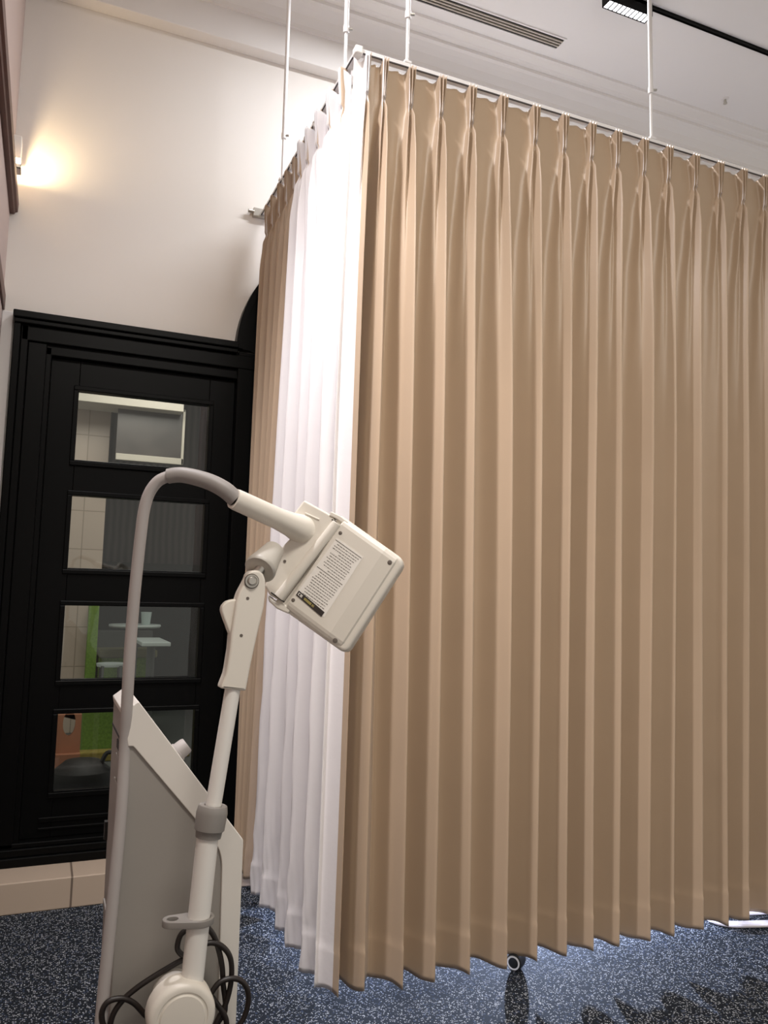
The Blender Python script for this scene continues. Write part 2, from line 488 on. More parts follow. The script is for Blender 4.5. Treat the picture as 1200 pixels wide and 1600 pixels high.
for a, b in PZ:
    box('glass_pane', (PX0 - 0.004, LY + 0.014, a - 0.004), (PX1 + 0.004, LY + 0.018, b + 0.004), M['glass'], leaf)
    t = 0.020
    boxes('glazing_bead', [((PX0 - t, LY - 0.012, a - t), (PX1 + t, LY + 0.004, a)), ((PX0 - t, LY - 0.012, b), (PX1 + t, LY + 0.004, b + t)),
                           ((PX0 - t, LY - 0.012, a), (PX0, LY + 0.004, b)), ((PX1, LY - 0.012, a), (PX1 + t, LY + 0.004, b)),
                           ((PX0, LY - 0.004, a), (PX1, LY + 0.013, a + 0.006))], M['black'], leaf, bevel=0.004)
settle(door)
# black arched window head right of the door, mostly behind the curtain
arch = bpy.data.objects.new('window_1', None); COL.objects.link(arch); arch.location = (1.33, 3.54, 2.30)
struct(arch, 'black arched frame rising right of the door behind the curtain', 'window')


def arc_band(bm, r0, r1, y0, y1, c=(1.33, 2.30), n=40):
    ring = []
    for i in range(n + 1):
        a = math.pi * i / n; co, si = math.cos(a), math.sin(a)
        ring.append([bm.verts.new((c[0] + r * co, y, c[1] + r * si)) for r, y in ((r0, y0), (r1, y0), (r1, y1), (r0, y1))])
    for p, q in zip(ring, ring[1:]):
        for k in range(4): bm.faces.new((p[k], p[(k + 1) % 4], q[(k + 1) % 4], q[k]))
    bm.faces.new(ring[0]); bm.faces.new(ring[-1][::-1])


bm = bmesh.new(); arc_band(bm, 0.57, 0.60, 3.495, 3.55); arc_band(bm, 0.53, 0.575, 3.51, 3.55); arc_band(bm, 0.50, 0.535, 3.522, 3.55)
shade(finish(bm, 'arch_frame', M['black'], arch))
bm = bmesh.new(); arc_band(bm, 0.01, 0.51, 3.535, 3.549); bm_box(bm, (0.861, 3.515, 0.113), (1.90, 3.549, 2.30))
finish(bm, 'arch_panel', M['black'], arch)
settle(arch)

# ------------------------------------------------------------------ curtains
LEVELS = [
    (0.000, [(-.44, .000), (-.28, -.003), (-.150, .000), (-.105, .032), (-.052, .006), (0, .034), (.052, .006), (.105, .032), (.150, .000), (.29, -.003)]),
    (0.118, [(-.44, .000), (-.28, .000), (-.085, .001), (-.058, .026), (-.028, .010), (0, .029), (.028, .010), (.058, .026), (.085, .001), (.29, .000)]),
    (0.128, [(-.44, .000), (-.28, .000), (-.080, .001), (-.052, .020), (-.026, .010), (0, .020), (.026, .010), (.052, .020), (.080, .001), (.29, .000)]),
    (0.170, [(-.44, -.002), (-.28, -.001), (-.15, .003), (-.105, .026), (-.060, .018), (-.018, .001), (.03, .018), (.085, .034), (.140, .008), (.29, -.002)]),
    (0.300, [(-.46, -.010), (-.33, -.010), (-.22, .000), (-.15, .022), (-.085, .019), (-.030, .006), (.030, .026), (.095, .044), (.165, .026), (.29, -.008)]),
    (0.560, [(-.48, -.026), (-.37, -.026), (-.27, -.014), (-.18, .004), (-.105, .012), (-.035, .014), (.040, .029), (.110, .043), (.175, .036), (.27, -.004)]),
    (1.150, [(-.50, -.044), (-.41, -.045), (-.31, -.037), (-.21, -.023), (-.11, -.006), (-.02, .010), (.060, .027), (.130, .041), (.190, .041), (.27, .006)]),
    (9.000, [(-.50, -.048), (-.41, -.049), (-.31, -.040), (-.21, -.025), (-.11, -.007), (-.02, .010), (.060, .028), (.130, .043), (.190, .043), (.27, .006)]),
]


def level_at(h):
    for (h0, a), (h1, b) in zip(LEVELS, LEVELS[1:]):
        if h <= h1:
            t = (h - h0) / (h1 - h0)
            t = t * t * (3 - 2 * t) if h1 < 2 else t
            return [(p[0] + (q[0] - p[0]) * t, p[1] + (q[1] - p[1]) * t) for p, q in zip(a, b)]
    return LEVELS[-1][1]


def curtain_mesh(name, pleats, s0, s1, frame, ztop, zbot, sub=4, seed=1, lining_until=None, crumple=0.0, amp=1.0, dip=0.0, flip=False, deep=False, proud=()):
    """pleats: (position at the heading, position at the hem); s0, s1: the two ends, likewise.
    frame(s, v, z) -> point; v is how far the cloth stands out towards the viewer's side."""
    rnd = random.Random(seed); H = ztop - zbot
    var = [(1 + rnd.uniform(-.16, .14), rnd.uniform(-.05, .05), rnd.uniform(-.004, .004), rnd.uniform(0, 6.28), rnd.uniform(.7, 1.2)) for _ in pleats]
    hs = [0, .012, .03, .06, .09, .11, .118, .123, .128, .135, .145, .158, .172, .19, .21, .235, .265, .30, .34, .39, .45, .52, .60, .70, .82, .95, 1.1]
    h = 1.25
    while h < H - 0.30: hs.append(h); h += 0.11
    hs += [H - .28, H - .22, H - .17, H - .14, H - .118, H - .112, H - .10, H - .07, H - .04, H - .015, H]
    for k in proud: var[k] = (1.20, var[k][1], .007, var[k][3], var[k][4])
    rows = []
    for h in hs:
        lv = level_at(h); t = min(1, max(0, (h - .1) / (H - .1)))
        c = []
        tt = t ** 0.8
        pos = [a + (b - a) * tt for a, b in pleats]
        e0 = s0[0] + (s0[1] - s0[0]) * tt; e1 = s1[0] + (s1[1] - s1[0]) * tt
        fold = min(1, max(0, (h - .13) / .6))
        for k, s in enumerate(pos):
            pl = (s - pos[k - 1]) if k else min((s - e0) / .52, 0.13)
            pr = (pos[k + 1] - s) if k < len(pos) - 1 else (e1 - s) / .5
            a, sh, vo, ph, wv = var[k]
            for i, (u, v) in enumerate(lv):
                uu = u + sh * fold * (1 - abs(u) * 1.6) + 0.03 * fold * math.sin(h * wv * 1.7 + ph)
                vv = v * (1 + (a - 1) * fold) * amp + vo * fold
                zz = 0
                if h < .02:
                    zz = 0.012 if 3 <= i <= 7 else (-0.004 - dip if i in (1, 9) else -0.002)
                if k == 0 and deep and i >= 8: vv = vv - (0.025, 0.06)[i - 8] * min(1, h / .6)
                if k == 1 and deep and i <= 2: vv = vv - (0.055, 0.045, 0.02)[i] * min(1, h / .6)
                c.append(Vector((s + uu * (pl if u < 0 else pr), vv, zz)))
        c = [Vector((e0, c[0].y * .8, 0))] + c + [Vector((e1, c[-1].y * .8, 0))]
        P = crom(c, sub)
        z = ztop - h
        hemstep = 0.0025 if (H - h) < .115 else 0.0
        row = []
        for j, p in enumerate(P):
            dv = hemstep; dz = p.z
            if crumple:
                g = max(0, (h - .5) / H)
                dv += crumple * g * (math.sin(j * .9 + h * 9 + seed) * math.sin(h * 23 + j * .37) + .6 * math.sin(j * .41 - h * 41)) * .5
            if h > H - .02: dz += 0.004 * math.sin(j * .23 + seed)
            row.append(frame(p.x, p.y + dv, z + dz))
        rows.append(row)
    bm = bmesh.new()
    V = [[bm.verts.new(p) for p in r] for r in rows]
    nc = len(V[0])
    for r in range(len(V) - 1):
        for j in range(nc - 1):
            q = (V[r][j], V[r + 1][j], V[r + 1][j + 1], V[r][j + 1])
            f = bm.faces.new(q[::-1] if flip else q); f.smooth = True
            if lining_until is not None and j < lining_until: f.material_index = 1
    me = bpy.data.meshes.new(name); bm.to_mesh(me); bm.free()
    return me


def solid(o, flip=False):
    md = o.modifiers.new('thickness', 'SOLIDIFY'); md.thickness = 0.0022; md.offset = -1; md.material_offset = 1; md.material_offset_rim = 0
    return o


ZT = 2.955
# front: long beige curtain; its outer side faces -Y
FT = [0.868, 0.927, 1.025, 1.14, 1.257, 1.383, 1.519, 1.644, 1.766, 1.884, 2.012, 2.131, 2.267, 2.395, 2.522, 2.64, 2.76, 2.88, 3.0, 3.12]
FB = [x - .016 for x in (0.852, 0.929, 1.037, 1.135, 1.266, 1.392, 1.509, 1.63, 1.729, 1.843, 1.957, 2.077, 2.202, 2.33, 2.436, 2.56, 2.68, 2.79, 2.91, 3.03)]
front = thing('curtain', 'long beige pinch pleated curtain hanging on the right from the ceiling rail', 'curtain', (1.9, 2.30, 0.05))
me = curtain_mesh('drape', list(zip(FT, FB)), (0.825, 0.800), (3.2, 3.12), lambda s, v, z: Vector((s, 2.30 - v, z)), ZT, 0.05, seed=3, lining_until=25, dip=0.003, deep=True, proud=(2, 3, 5, 10, 15))
solid(link('drape', me, [M['beige'], M['lining'], M['lining']], front))


def hooks(root, pts):
    for p in pts:
        bm = bmesh.new(); bm_box(bm, (p[0] - .003, p[1] - .003, p[2] - .012), (p[0] + .003, p[1] + .003, p[2] + .010))
        bm_box(bm, (p[0] - .006, p[1] - .007, p[2] + .004), (p[0] + .006, p[1] + .007, p[2] + .010))
        h = finish(bm, 'curtain_hook', M['whitepaint'], root)
        h['label'] = 'small white curtain hook'


# left: white lined panel next to the corner, beige panel behind it; outer side faces -X
WT = [2.385, 2.515, 2.645, 2.765, 2.865]
WB = [2.405, 2.586, 2.740, 2.919, 3.085]
white = thing('curtain', 'white lined curtain panel at the cubicle corner, brightly lit on its left side', 'curtain', (0.83, 2.8, 0.05))
me = curtain_mesh('drape', list(zip(WT, WB)), (2.358, 2.352), (2.93, 3.20), lambda s, v, z: Vector((0.838 - v, s, z)), ZT, 0.055, seed=11, crumple=0.008, amp=1.05, flip=True)
solid(link('drape', me, [M['lining'], M['beige'], M['beige']], white))
hooks(white, [(0.822, y, 2.955) for y in (2.71, 2.82)])
settle(white)
BT = [2.985, 3.10, 3.215, 3.33, 3.43]
beige2 = thing('curtain', 'beige curtain panel at the back of the left rail, next to the wall', 'curtain', (0.85, 3.2, 0.05))
me = curtain_mesh('drape', list(zip(BT, [3.26, 3.31, 3.36, 3.41, 3.455])), (2.935, 3.21), (3.49, 3.49), lambda s, v, z: Vector((0.845 - v, s, z)), ZT, 0.055, seed=17, amp=0.8, flip=True)
solid(link('drape', me, [M['beige'], M['lining'], M['lining']], beige2))
hooks(beige2, [(0.826, y, 2.955) for y in (2.93, 3.04, 3.16)])
settle(beige2); settle(front)

# ceiling hung curtain rail with its drop rods
rail = thing('curtain_rail', 'white ceiling hung curtain rail running round the cubicle corner', 'curtain rail', (0.85, 2.29, 2.96))
RX = 0.838
boxes('track', [((0.825, 2.284, 2.966), (3.3, 2.308, 2.983)), ((RX - .012, 2.284, 2.966), (RX + .012, 3.545, 2.983))], M['metal_rod'], rail, bevel=0.003)
o = boxes('track_slot', [((0.83, 2.2828, 2.9640), (3.3, 2.2870, 2.9680)), ((RX - .0132, 2.30, 2.9640), (RX - .009, 3.54, 2.9680))], M['slot'], rail)
o['label'] = 'dark groove along the rail'
boxes('corner_joint', [((0.822, 2.278, 2.960), (0.850, 2.312, 2.989))], M['whitepaint'], rail, bevel=0.005)
bm = bmesh.new(); bm_box(bm, (RX - .05, 3.525, 2.955), (RX + .03, 3.549, 2.995)); bm_cyl(bm, (RX - .045, 3.53, 2.975), (RX - .075, 3.53, 2.975), .008, n=16)
o = finish(bm, 'wall_bracket', M['steel'], rail, bevel=0.002); o['label'] = 'metal end bracket at the wall'
settle(rail)
rods = [('third drop rod from the left, rising just right of the cubicle corner', 1.014, 2.296, 3.165),
        ('rightmost of the white drop rods, above the long beige curtain', 2.060, 2.296, 3.190),
        ('second white drop rod from the left, over the curtain corner', RX, 2.425, 3.145),
        ('leftmost white drop rod, seen against the pale wall', RX, 3.215, 3.190)]
for lab, x, y, zj in rods:
    r = thing('drop_rod', lab, 'rod', (x, y, 2.983), 'white rods holding the curtain rail')
    cyl('upper_tube', (x, y, zj - .01), (x, y, ZC), 0.0085, M['metal_rod'], r, n=20)
    cyl('lower_tube', (x, y, 2.983), (x, y, zj + .01), 0.0055, M['metal_rod'], r, n=20)
    bm = bmesh.new(); bm_cyl(bm, (x - .004, y, zj), (x + .020, y - .010, zj), .0048, n=14)
    o = shade(finish(bm, 'clamp_screw', M['steel'], r)); o['label'] = 'small dark steel thumb screw'
    bm = bmesh.new(); bm_cyl(bm, (x, y, zj - .014), (x, y, zj + .012), .0105, n=20); shade(finish(bm, 'clamp_sleeve', M['metal_rod'], r))
    box('foot_plate', (x - .014, y - .012, 2.983), (x + .014, y + .012, 2.993), M['metal_rod'], r, bevel=0.002)
    settle(r)

# ------------------------------------------------------------------ ceiling fittings
vent = thing('air_vent', 'slotted air vent with dark slats in the ceiling, top centre', 'vent', (1.8, 3.185, ZC))
V0, V1, VY0, VY1 = 0.9, 2.27, 3.150, 3.222
boxes('vent_frame', [((V0, VY0 - .008, ZC - .006), (V1 + .008, VY0, ZC)), ((V0, VY1, ZC - .006), (V1 + .008, VY1 + .008, ZC)),
                     ((V1, VY0, ZC - .006), (V1 + .008, VY1, ZC)), ((V0, VY0, ZC - .006), (V0 + .008, VY1, ZC))], M['ceiling'], vent)
o = box('duct', (V0, VY0, ZC - .0015), (V1, VY1, ZC - .0005), M['dark'], vent); o['label'] = 'dark duct opening'
for k in range(3):
    y = VY0 + 0.018 * (k + 1)
    box('vent_slat', (V0, y - .0035, ZC - .007), (V1, y + .0035, ZC - .001), M['paleboard'], vent)
settle(vent)
track = thing('light_track', 'long black lighting track across the ceiling, top right', 'lighting track', (2.6, 2.79, ZC))
boxes('track_channel', [((0.6, 2.778, ZC - .013), (5.0, 2.782, ZC)), ((0.6, 2.796, ZC - .013), (5.0, 2.800, ZC)), ((0.6, 2.778, ZC - .008), (5.0, 2.800, ZC - .004))], M['black'], track, bevel=0.001)
settle(track)
lampth = thing('track_light', 'black linear spotlight with a row of glowing cells on the ceiling track', 'spotlight', (2.36, 2.79, ZC - .03))
LX0, LX1 = 2.243, 2.495
ly = 2.79
bm = bmesh.new()
bm_box(bm, (LX0, ly - .028, ZC - .076), (LX1, ly - .024, ZC - .012)); bm_box(bm, (LX0, ly + .024, ZC - .076), (LX1, ly + .028, ZC - .012))
bm_box(bm, (LX0, ly - .028, ZC - .076), (LX0 + .004, ly + .028, ZC - .012)); bm_box(bm, (LX1 - .004, ly - .028, ZC - .076), (LX1, ly + .028, ZC - .012))
bm_box(bm, (LX0, ly - .028, ZC - .030), (LX1, ly + .028, ZC - .011))
finish(bm, 'lamp_housing', M['black'], lampth)
nc = 10; st = (LX1 - LX0 - .008) / nc
for k in range(nc):
    x = LX0 + .004 + st * k
    g = box('light_cell', (x + .002, ly - .0235, ZC - .073), (x + st - .002, ly + .0235, ZC - .064), M['glow'], lampth)
    g['label'] = 'glowing white light cell'
for k in range(1, nc): box('cell_divider', (LX0 + .004 + st * k - .0015, ly - .024, ZC - .079), (LX0 + .004 + st * k + .0015, ly + .024, ZC - .062), M['black'], lampth)
settle(lampth)
spk = thing('sprinkler', 'small sprinkler head hanging from the ceiling at the right', 'sprinkler', (3.38, 3.17, ZC))
lathe('escutcheon', (3.38, 3.17, ZC), (0, 0, -1), [(0, .02), (.003, .02), (.006, .012), (.006, 0)], M['ceiling'], spk)
bm = bmesh.new(); bm_cyl(bm, (3.38, 3.17, ZC), (3.38, 3.17, ZC - .016), .006, n=14); bm_box(bm, (3.371, 3.168, ZC - .028), (3.374, 3.172, ZC - .012)); bm_box(bm, (3.386, 3.168, ZC - .028), (3.389, 3.172, ZC - .012))
bm_cyl(bm, (3.38, 3.17, ZC - .031), (3.38, 3.17, ZC - .028), .011, n=14)
shade(finish(bm, 'nozzle', M['steel'], spk)); settle(spk)

# wall sconce in the left corner, warm light
SX, SY = -0.205, 3.40
sc = thing('wall_sconce', 'white wall sconce glowing warm in the top left corner', 'wall lamp', (-0.235, SY, 2.95))
box('lamp_body', (-0.235, SY - .04, 2.905), (-0.199, SY + .04, 3.0), M['whitepaint'], sc, bevel=0.003)
box('back_plate', (-0.235, SY - .03, 2.86), (-0.226, SY + .03, 2.91), M['whitepaint'], sc, bevel=0.001)
boxes('bottom_tray', [((-0.228, SY - .03, 2.868), (-0.196, SY + .03, 2.872)), ((-0.198, SY - .03, 2.868), (-0.196, SY + .03, 2.887)),
                      ((-0.228, SY - .03, 2.868), (-0.196, SY - .028, 2.887)), ((-0.228, SY + .028, 2.868), (-0.196, SY + .03, 2.887))], M['whitepaint'], sc)
b = lathe('bulb', (-0.214, SY, 2.895), (0, 0, 1), [(-.014, 0), (-.010, .005), (0, .007), (.006, .006), (.011, .005)], M['warmglow'], sc, n=20)
b['label'] = 'glowing warm bulb'
settle(sc)
lamp('sconce_bulb', 'POINT', (-0.2035, SY, 2.885), 5.2, (1.0, 0.76, 0.45), size=0.003)

# ------------------------------------------------------------------ therapy machine
YN, YP = 1.50, 1.40
mach = thing('therapy_machine', 'ivory therapy machine with jointed arm, grey hose and square treatment head', 'medical machine', (0.26, 1.62, 0.0))
# cabinet
bx0, bx1, bd = 0.143, 0.364, 1.738
prof = [(0.150, 0.10), (bx0, 0.978), (0.166, 0.998), (bx1, 0.742), (bx1, 0.10)]
bm = bmesh.new()
A = [bm.verts.new((x, YN + .003, z)) for x, z in prof]; B = [bm.verts.new((x, bd - .003, z)) for x, z in prof]
for i in range(5): bm.faces.new((A[i], A[(i + 1) % 5], B[(i + 1) % 5], B[i]))
bm.faces.new(A); bm.faces.new(B[::-1])
cab = finish(bm, 'cabinet', M['panel'], mach, bevel=0.003); cab['label'] = 'grey steel cabinet with sloping top'
a = lambda x, y: tuple(pxz([(x, y)], YN)[0])
U = [a(191, 1111), a(205, 1098), a(380, 1312), (a(380, 1312)[0], 0.10), (a(345, 1500)[0] + .004, 0.10), a(347, 1345), a(341, 1322), a(210, 1168), a(208, 1166), a(200, 1166)]
U[0] = (bx0 - .002, 0.982); U[1] = (0.166, 1.001)
U = rounded(U, [.002, .003, .004, 0, 0, .02, .02, .002, 0, .001])
plate('cover', [U], (bd - YN) / 2 + .002, XZ((YN + bd) / 2), M['plastic2'], mach, bevel=0.0015)
p = atY(276, 1183, 1.60); nrm = Vector((0.786, 0, 0.618))
p = Vector((0.166 + (p.x - .166), 1.60, 0)); p.z = 1.001 - (p.x - 0.166) * (1.001 - 0.742) / (0.366 - 0.166)
lathe('control_knob', p, nrm, [(-.002, .019), (.004, .019), (.005, .017), (.020, .016), (.024, .014), (.024, 0)], M['hose'], mach)
# back face details (facing -X)
boxes('cooling_slot', [((bx0 - .0015, 1.53, .905), (bx0 + .01, 1.60, .920))], M['dark'], cab)
o = boxes('rating_plate', [((bx0 - .0012, 1.53, .855), (bx0 + .01, 1.61, .893)), ((bx0 - .001, 1.53, .80), (bx0 + .01, 1.62, .846))], M['panel'], cab, bevel=0.001)
boxes('back_seam', [((bx0 - .0008, YN + .006, .925), (bx0 + .012, bd - .006, .929)), ((bx0 - .0005 + .004, YN + .004, .62), (bx0 + .014, YN + .010, .92))], M['dark'], cab)
boxes('side_hook', [((bx0 - .004, bd - .012, .70), (bx0 + .01, bd + .004, .735))], M['dark'], cab)
boxes('vent_band', [((bx0 + .0005, YN + .03, .58), (bx0 + .01, bd - .02, .592))], M['panel'], cab)
box('wheel_base', (0.10, YN - .04, 0.07), (0.40, bd + .06, 0.10), M['panel'], mach, bevel=0.006)
for cx in (0.12, 0.38):
    for cy in (YN - .02, bd + .04):
        bm = bmesh.new(); bm_cyl(bm, (cx - .012, cy, .03), (cx + .012, cy, .03), .03, n=24); bm_box(bm, (cx - .008, cy - .008, .05), (cx + .008, cy + .008, .075))
        shade(finish(bm, 'castor', M['tyre'], mach))
# pivot
pv = atY(285, 1592, YP - .03)
lathe('pivot_joint', pv + Vector((0, .07, 0)), (0, -1, 0), [(-.03, 0), (-.03, .035), (.02, .040), (.03, .054), (.062, .0545), (.069, .052), (.0725, .047), (.0725, .041), (.071, .0395), (.071, .037), (.0735, .035), (.0745, .020), (.0745, 0)], M['plastic'], mach)
d0 = atY(297, 1562, YP); d1 = atY(325, 1302, YP); ax = (d1 - d0).normalized()
lathe('pole_socket', d0 - ax * .02, ax, [(0, .030), (.012, .031), (.024, .028), (.030, .021), (.030, 0)], M['plastic'], mach)
cyl('lower_pole', d0 - ax * .01, d1 + ax * .01, 0.0185, M['whitepaint'], mach)
u1 = atY(366, 1062, YP); c0 = atY(325.5, 1306, YP); c1 = atY(333, 1258, YP); ca = (c1 - c0).normalized(); L = (c1 - c0).length
lathe('pole_collar', c0, ca, [(-.002, .0215), (.008, .0225), (.011, .0255), (L * .75, .0265), (L * .97, .0245), (L, .0235), (L, .015), (L * .8, .0135)], M['collar'], mach)
cyl('upper_pole', c0, u1, 0.0135, M['whitepaint'], mach)
# cable clip on the lower pole
cc = atY(311.5, 1437, YP); fx = Matrix.Translation(cc)
xa = Vector((1, -0.12, 0.0)).normalized(); ya = Vector((0.12, 1, 0)).normalized()
fx = Matrix((( xa.x, ya.x, ax.x, cc.x), (xa.y, ya.y, ax.y, cc.y), (xa.z, ya.z, ax.z, cc.z), (0, 0, 0, 1)))


def circ(cx, cy, r, n=28, a0=0, a1=360):
    return [(cx + r * math.cos(math.radians(a0 + (a1 - a0) * i / n)), cy + r * math.sin(math.radians(a0 + (a1 - a0) * i / n))) for i in range(n)]


outer = circ(0, 0, .0245, 16, -100, 100) + circ(-.044, 0, .0165, 14, 90, 270)
o = plate('cable_clip', [outer, circ(-.044, 0, .0095, 20), circ(0, 0, .0185, 28)], .0055, fx, M['collar'], mach, bevel=0.001)
o['label'] = 'grey cable clip ring'
# hinge arm at the top of the pole
arm = [(382, 904), (384, 897), (389, 892), (395, 891), (402, 892), (408, 897), (411, 905), (411.5, 914), (411, 930), (409, 948), (400, 985), (394, 1012), (388, 1040), (384, 1062), (381, 1078), (342, 1074), (343, 1069), (349, 1054), (351, 1046), (356, 1015), (358, 992), (366, 940), (371, 925)]
plate('hinge_arm', [rounded(pxz(arm, YP), .003, 3)], .017, XZ(YP), M['plastic'], mach, bevel=0.004, res=3)
lev = [(368, 936), (360, 937), (352, 940), (346, 947), (345, 954), (348, 964), (358, 991), (366, 985), (372, 940)]
plate('release_lever', [rounded(pxz(lev, YP), .003, 3)], .010, XZ(YP + .004), M['plastic'], mach, bevel=0.003, res=3)
bo = atY(393, 908, YP - .017)
lathe('pivot_bolt', bo, (0, -1, 0), [(-.002, .0115), (.0035, .0115), (.0035, .0095), (.002, .0090), (.002, .0078), (.006, .0076), (.0075, .006), (.0075, 0)], M['steel'], mach)['label'] = 'shiny steel pivot bolt'
bm = bmesh.new(); bm_lathe(bm, bo, (0, -1, 0), [(.0004, .0118), (.0004, .0132), (.0016, .0132), (.0016, .0118), (.0004, .0118)], 32); shade(finish(bm, 'bolt_washer', M['hole'], mach))
for x, y in ((387, 935), (377, 993)):
    q = atY(x, y, YP - .017)
    o = lathe('arm_screw', q, (0, -1, 0), [(-.001, .0028), (.0005, .0028), (.0005, 0)], M['hole'], mach, n=18)

# ---- treatment head, modelled on its own tilted plane
hd = 1.50                                   # distance of the head's back plate along the view axis
hc = atD(533, 905, hd)
camx, camy, camz = (Vector(CAM_R.col[i]) for i in range(3))
hu = (camx * 0.800 + camy * -0.600 + camz * 0.20).normalized()      # from the arm towards the free edge
hw = (camx * -0.575 + camy * -0.818 + camz * 0.10); hw = (hw - hu * hw.dot(hu)).normalized()
hn = hw.cross(hu)
if hn.dot(camz) < 0: hn = -hn
HF = Matrix(((hu.x, hw.x, hn.x, hc.x), (hu.y, hw.y, hn.y, hc.y), (hu.z, hw.z, hn.z, hc.z), (0, 0, 0, 1)))


def onhead(x, y, off=0.0):
    """photo pixel -> (u, w) on the head plate"""
    r = ray(x, y); t = (hc + hn * off - CAM_P).dot(hn) / r.dot(hn); p = CAM_P + r * t - hc
    return (p.dot(hu), p.dot(hw))


def HP(u, w_, n=0.0): return hc + hu * u + hw * w_ + hn * n


head = bpy.data.objects.new('treatment_head', None); COL.objects.link(head); head.parent = mach
head['label'] = 'square ivory treatment head seen from behind'
# shell: rounded square block, thick away from the viewer
sq = [onhead(*q) for q in ((531, 803), (634, 876), (540, 1023), (427, 942))]
plate('emitter_shell', [rounded(sq, [.006, .018, .016, .006], 6)], .022, HF @ Matrix.Translation((0, 0, -.024)), M['plastic'], head, bevel=0.007, res=4)
lid = [Vector(onhead(*q)) for q in ((538, 811), (626, 874), (535, 1015), (446, 948))]
bm = bmesh.new(); rows = []
for f in (0.0, 0.03, 0.06, 0.94, 0.97, 1.0):
    e0 = lid[0] + (lid[3] - lid[0]) * f; e1 = lid[1] + (lid[2] - lid[1]) * f
    dn = -.0045 if f in (0.0, 1.0) else -.0015 if f in (0.03, 0.97) else 0
    rows.append([bm.verts.new(HP(*(e0 + (e1 - e0) * g), h + dn)) for g, h in ((0, .002), (.02, .005), (.40, .005), (.74, .005), (.76, .0046), (.95, .0012), (1.0, -.006))])
for p_, q_ in zip(rows, rows[1:]):
    for k in range(6): bm.faces.new((p_[k], p_[k + 1], q_[k + 1], q_[k]))
o = finish(bm, 'back_lid', M['plastic'], head); sm = o.modifiers.new('thick', 'SOLIDIFY'); sm.thickness = .006; sm.offset = -1
me = o.data
for p_ in me.polygons: p_.use_smooth = False
if (me.polygons[len(me.polygons) // 2].normal).dot(hn) < 0: me.flip_normals()
# the roll bar next to the lid, and the yoke block
r0 = onhead(527, 818); r1 = onhead(436, 934)
cyl('roll_hinge', HP(*r0, -.002), HP(*r1, -.002), .0115, M['plastic'], head, bevel=0.001)
o = boxes('hinge_gap', [], M['dark'], head) if False else None
for q0, q1 in (((519, 812), (531, 822)), ((424, 926), (445, 941))):
    e0 = HP(*onhead(*q0), .003); e1 = HP(*onhead(*q1), .003)
    bm = bmesh.new(); bm_tube(bm, [e0, (e0 + e1) / 2, e1], .0013, 8); o = finish(bm, 'hinge_gap', M['dark'], head)
g0 = HP(*onhead(532, 821), .0045); g1 = HP(*onhead(445, 940), .0045)
bm = bmesh.new(); bm_tube(bm, [g0, (g0 + g1) / 2, g1], .0008, 8); finish(bm, 'lid_seam', M['ink'], head)
yk = [onhead(*q) for q in ((475, 781), (514, 802), (524, 812), (437, 938), (421, 930), (413, 916), (421, 892), (431, 882), (424, 872), (456, 838), (447, 822), (460, 800))]
plate('yoke', [rounded(yk, .004, 4)], .016, HF @ Matrix.Translation((0, 0, -.016)), M['plastic'], head, bevel=0.004, res=3)
rim = [onhead(*q) for q in ((517, 799), (532, 806), (545, 816), (540, 821), (526, 811), (514, 806))]
plate('upper_lug', [rounded(rim, .002, 3)], .012, HF @ Matrix.Translation((0, 0, -.010)), M['plastic'], head, bevel=0.002)
rim = [onhead(*q) for q in ((418, 929), (428, 938), (446, 944), (454, 954), (450, 959), (432, 951), (419, 939))]
plate('lower_lug', [rounded(rim, .003, 3)], .012, HF @ Matrix.Translation((0, 0, -.012)), M['plastic'], head, bevel=0.003)
for x, y, r in ((532.5, 833.5, .0035), (609, 879, .0045), (524, 1001, .0045), (459, 938, .0035)):
    q = HP(*onhead(x, y), .0052 if x < 535 and y < 1000 else .0022 if y < 1000 else .0030)
    lathe('lid_screw', q, hn, [(-.002, r), (.0004, r), (.0008, r * .75), (.0008, 0)], M['hole'], head, n=20)
for x, y in ((488, 820), (445, 877)):
    q = HP(*onhead(x, y), .001)
    lathe('yoke_screw', q, hn, [(-.002, .0028), (.0004, .0028), (.0004, 0)], M['hole'], head, n=18)
bm = bmesh.new(); e0 = HP(*onhead(477, 802), .0005); e1 = HP(*onhead(499, 812), .0005); bm_tube(bm, [e0, (e0 + e1) / 2, e1], .0016, 8)
shade(finish(bm, 'yoke_rib', M['plastic'], head))
# sticker with rows of print
st = [onhead(*q) for q in ((527, 841), (568, 871), (507, 965), (464, 928))]
plate('instruction_sticker', [st], .0002, HF @ Matrix.Translation((0, 0, .0053)), M['sticker'], head)['label'] = 'white sticker with rows of small print'
o2 = Vector(onhead(526.5, 842)); du = Vector(onhead(567, 871)) - o2; dw = Vector(onhead(466, 929)) - o2
bm = bmesh.new(); rnd = random.Random(5)
nrow = 25
for i in range(nrow):
    f = (i + .6) / nrow
    if i in (12,): s0, s1 = 0.0, .98
    elif i == 0: s0, s1 = .0, 1.0
    elif i in (4, 11): s0, s1 = .35, .85
    else: s0, s1 = .06 + .10 * rnd.random(), .90 + .06 * rnd.random()
    t = s0
    while t < s1:
        ln = rnd.uniform(.03, .10) if i not in (0, 12) else .12
        e = min(s1, t + ln)
        a0 = o2 + du * t + dw * f; b0 = o2 + du * e + dw * f; hh = dw.normalized() * .00068
        bm.faces.new([bm.verts.new(HP(p.x, p.y, .0057)) for p in (a0 - hh, b0 - hh, b0 + hh, a0 + hh)])
        t = e + (.018 if i not in (0, 12) else .004)
finish(bm, 'small_print', M['ink'], head)
sp = [onhead(*q) for q in ((468, 923), (508, 957), (503, 964), (463.5, 930))]
plate('warning_strip', [sp], .0002, HF @ Matrix.Translation((0, 0, .0059)), M['blackink'], head)['label'] = 'black strip with yellow print'
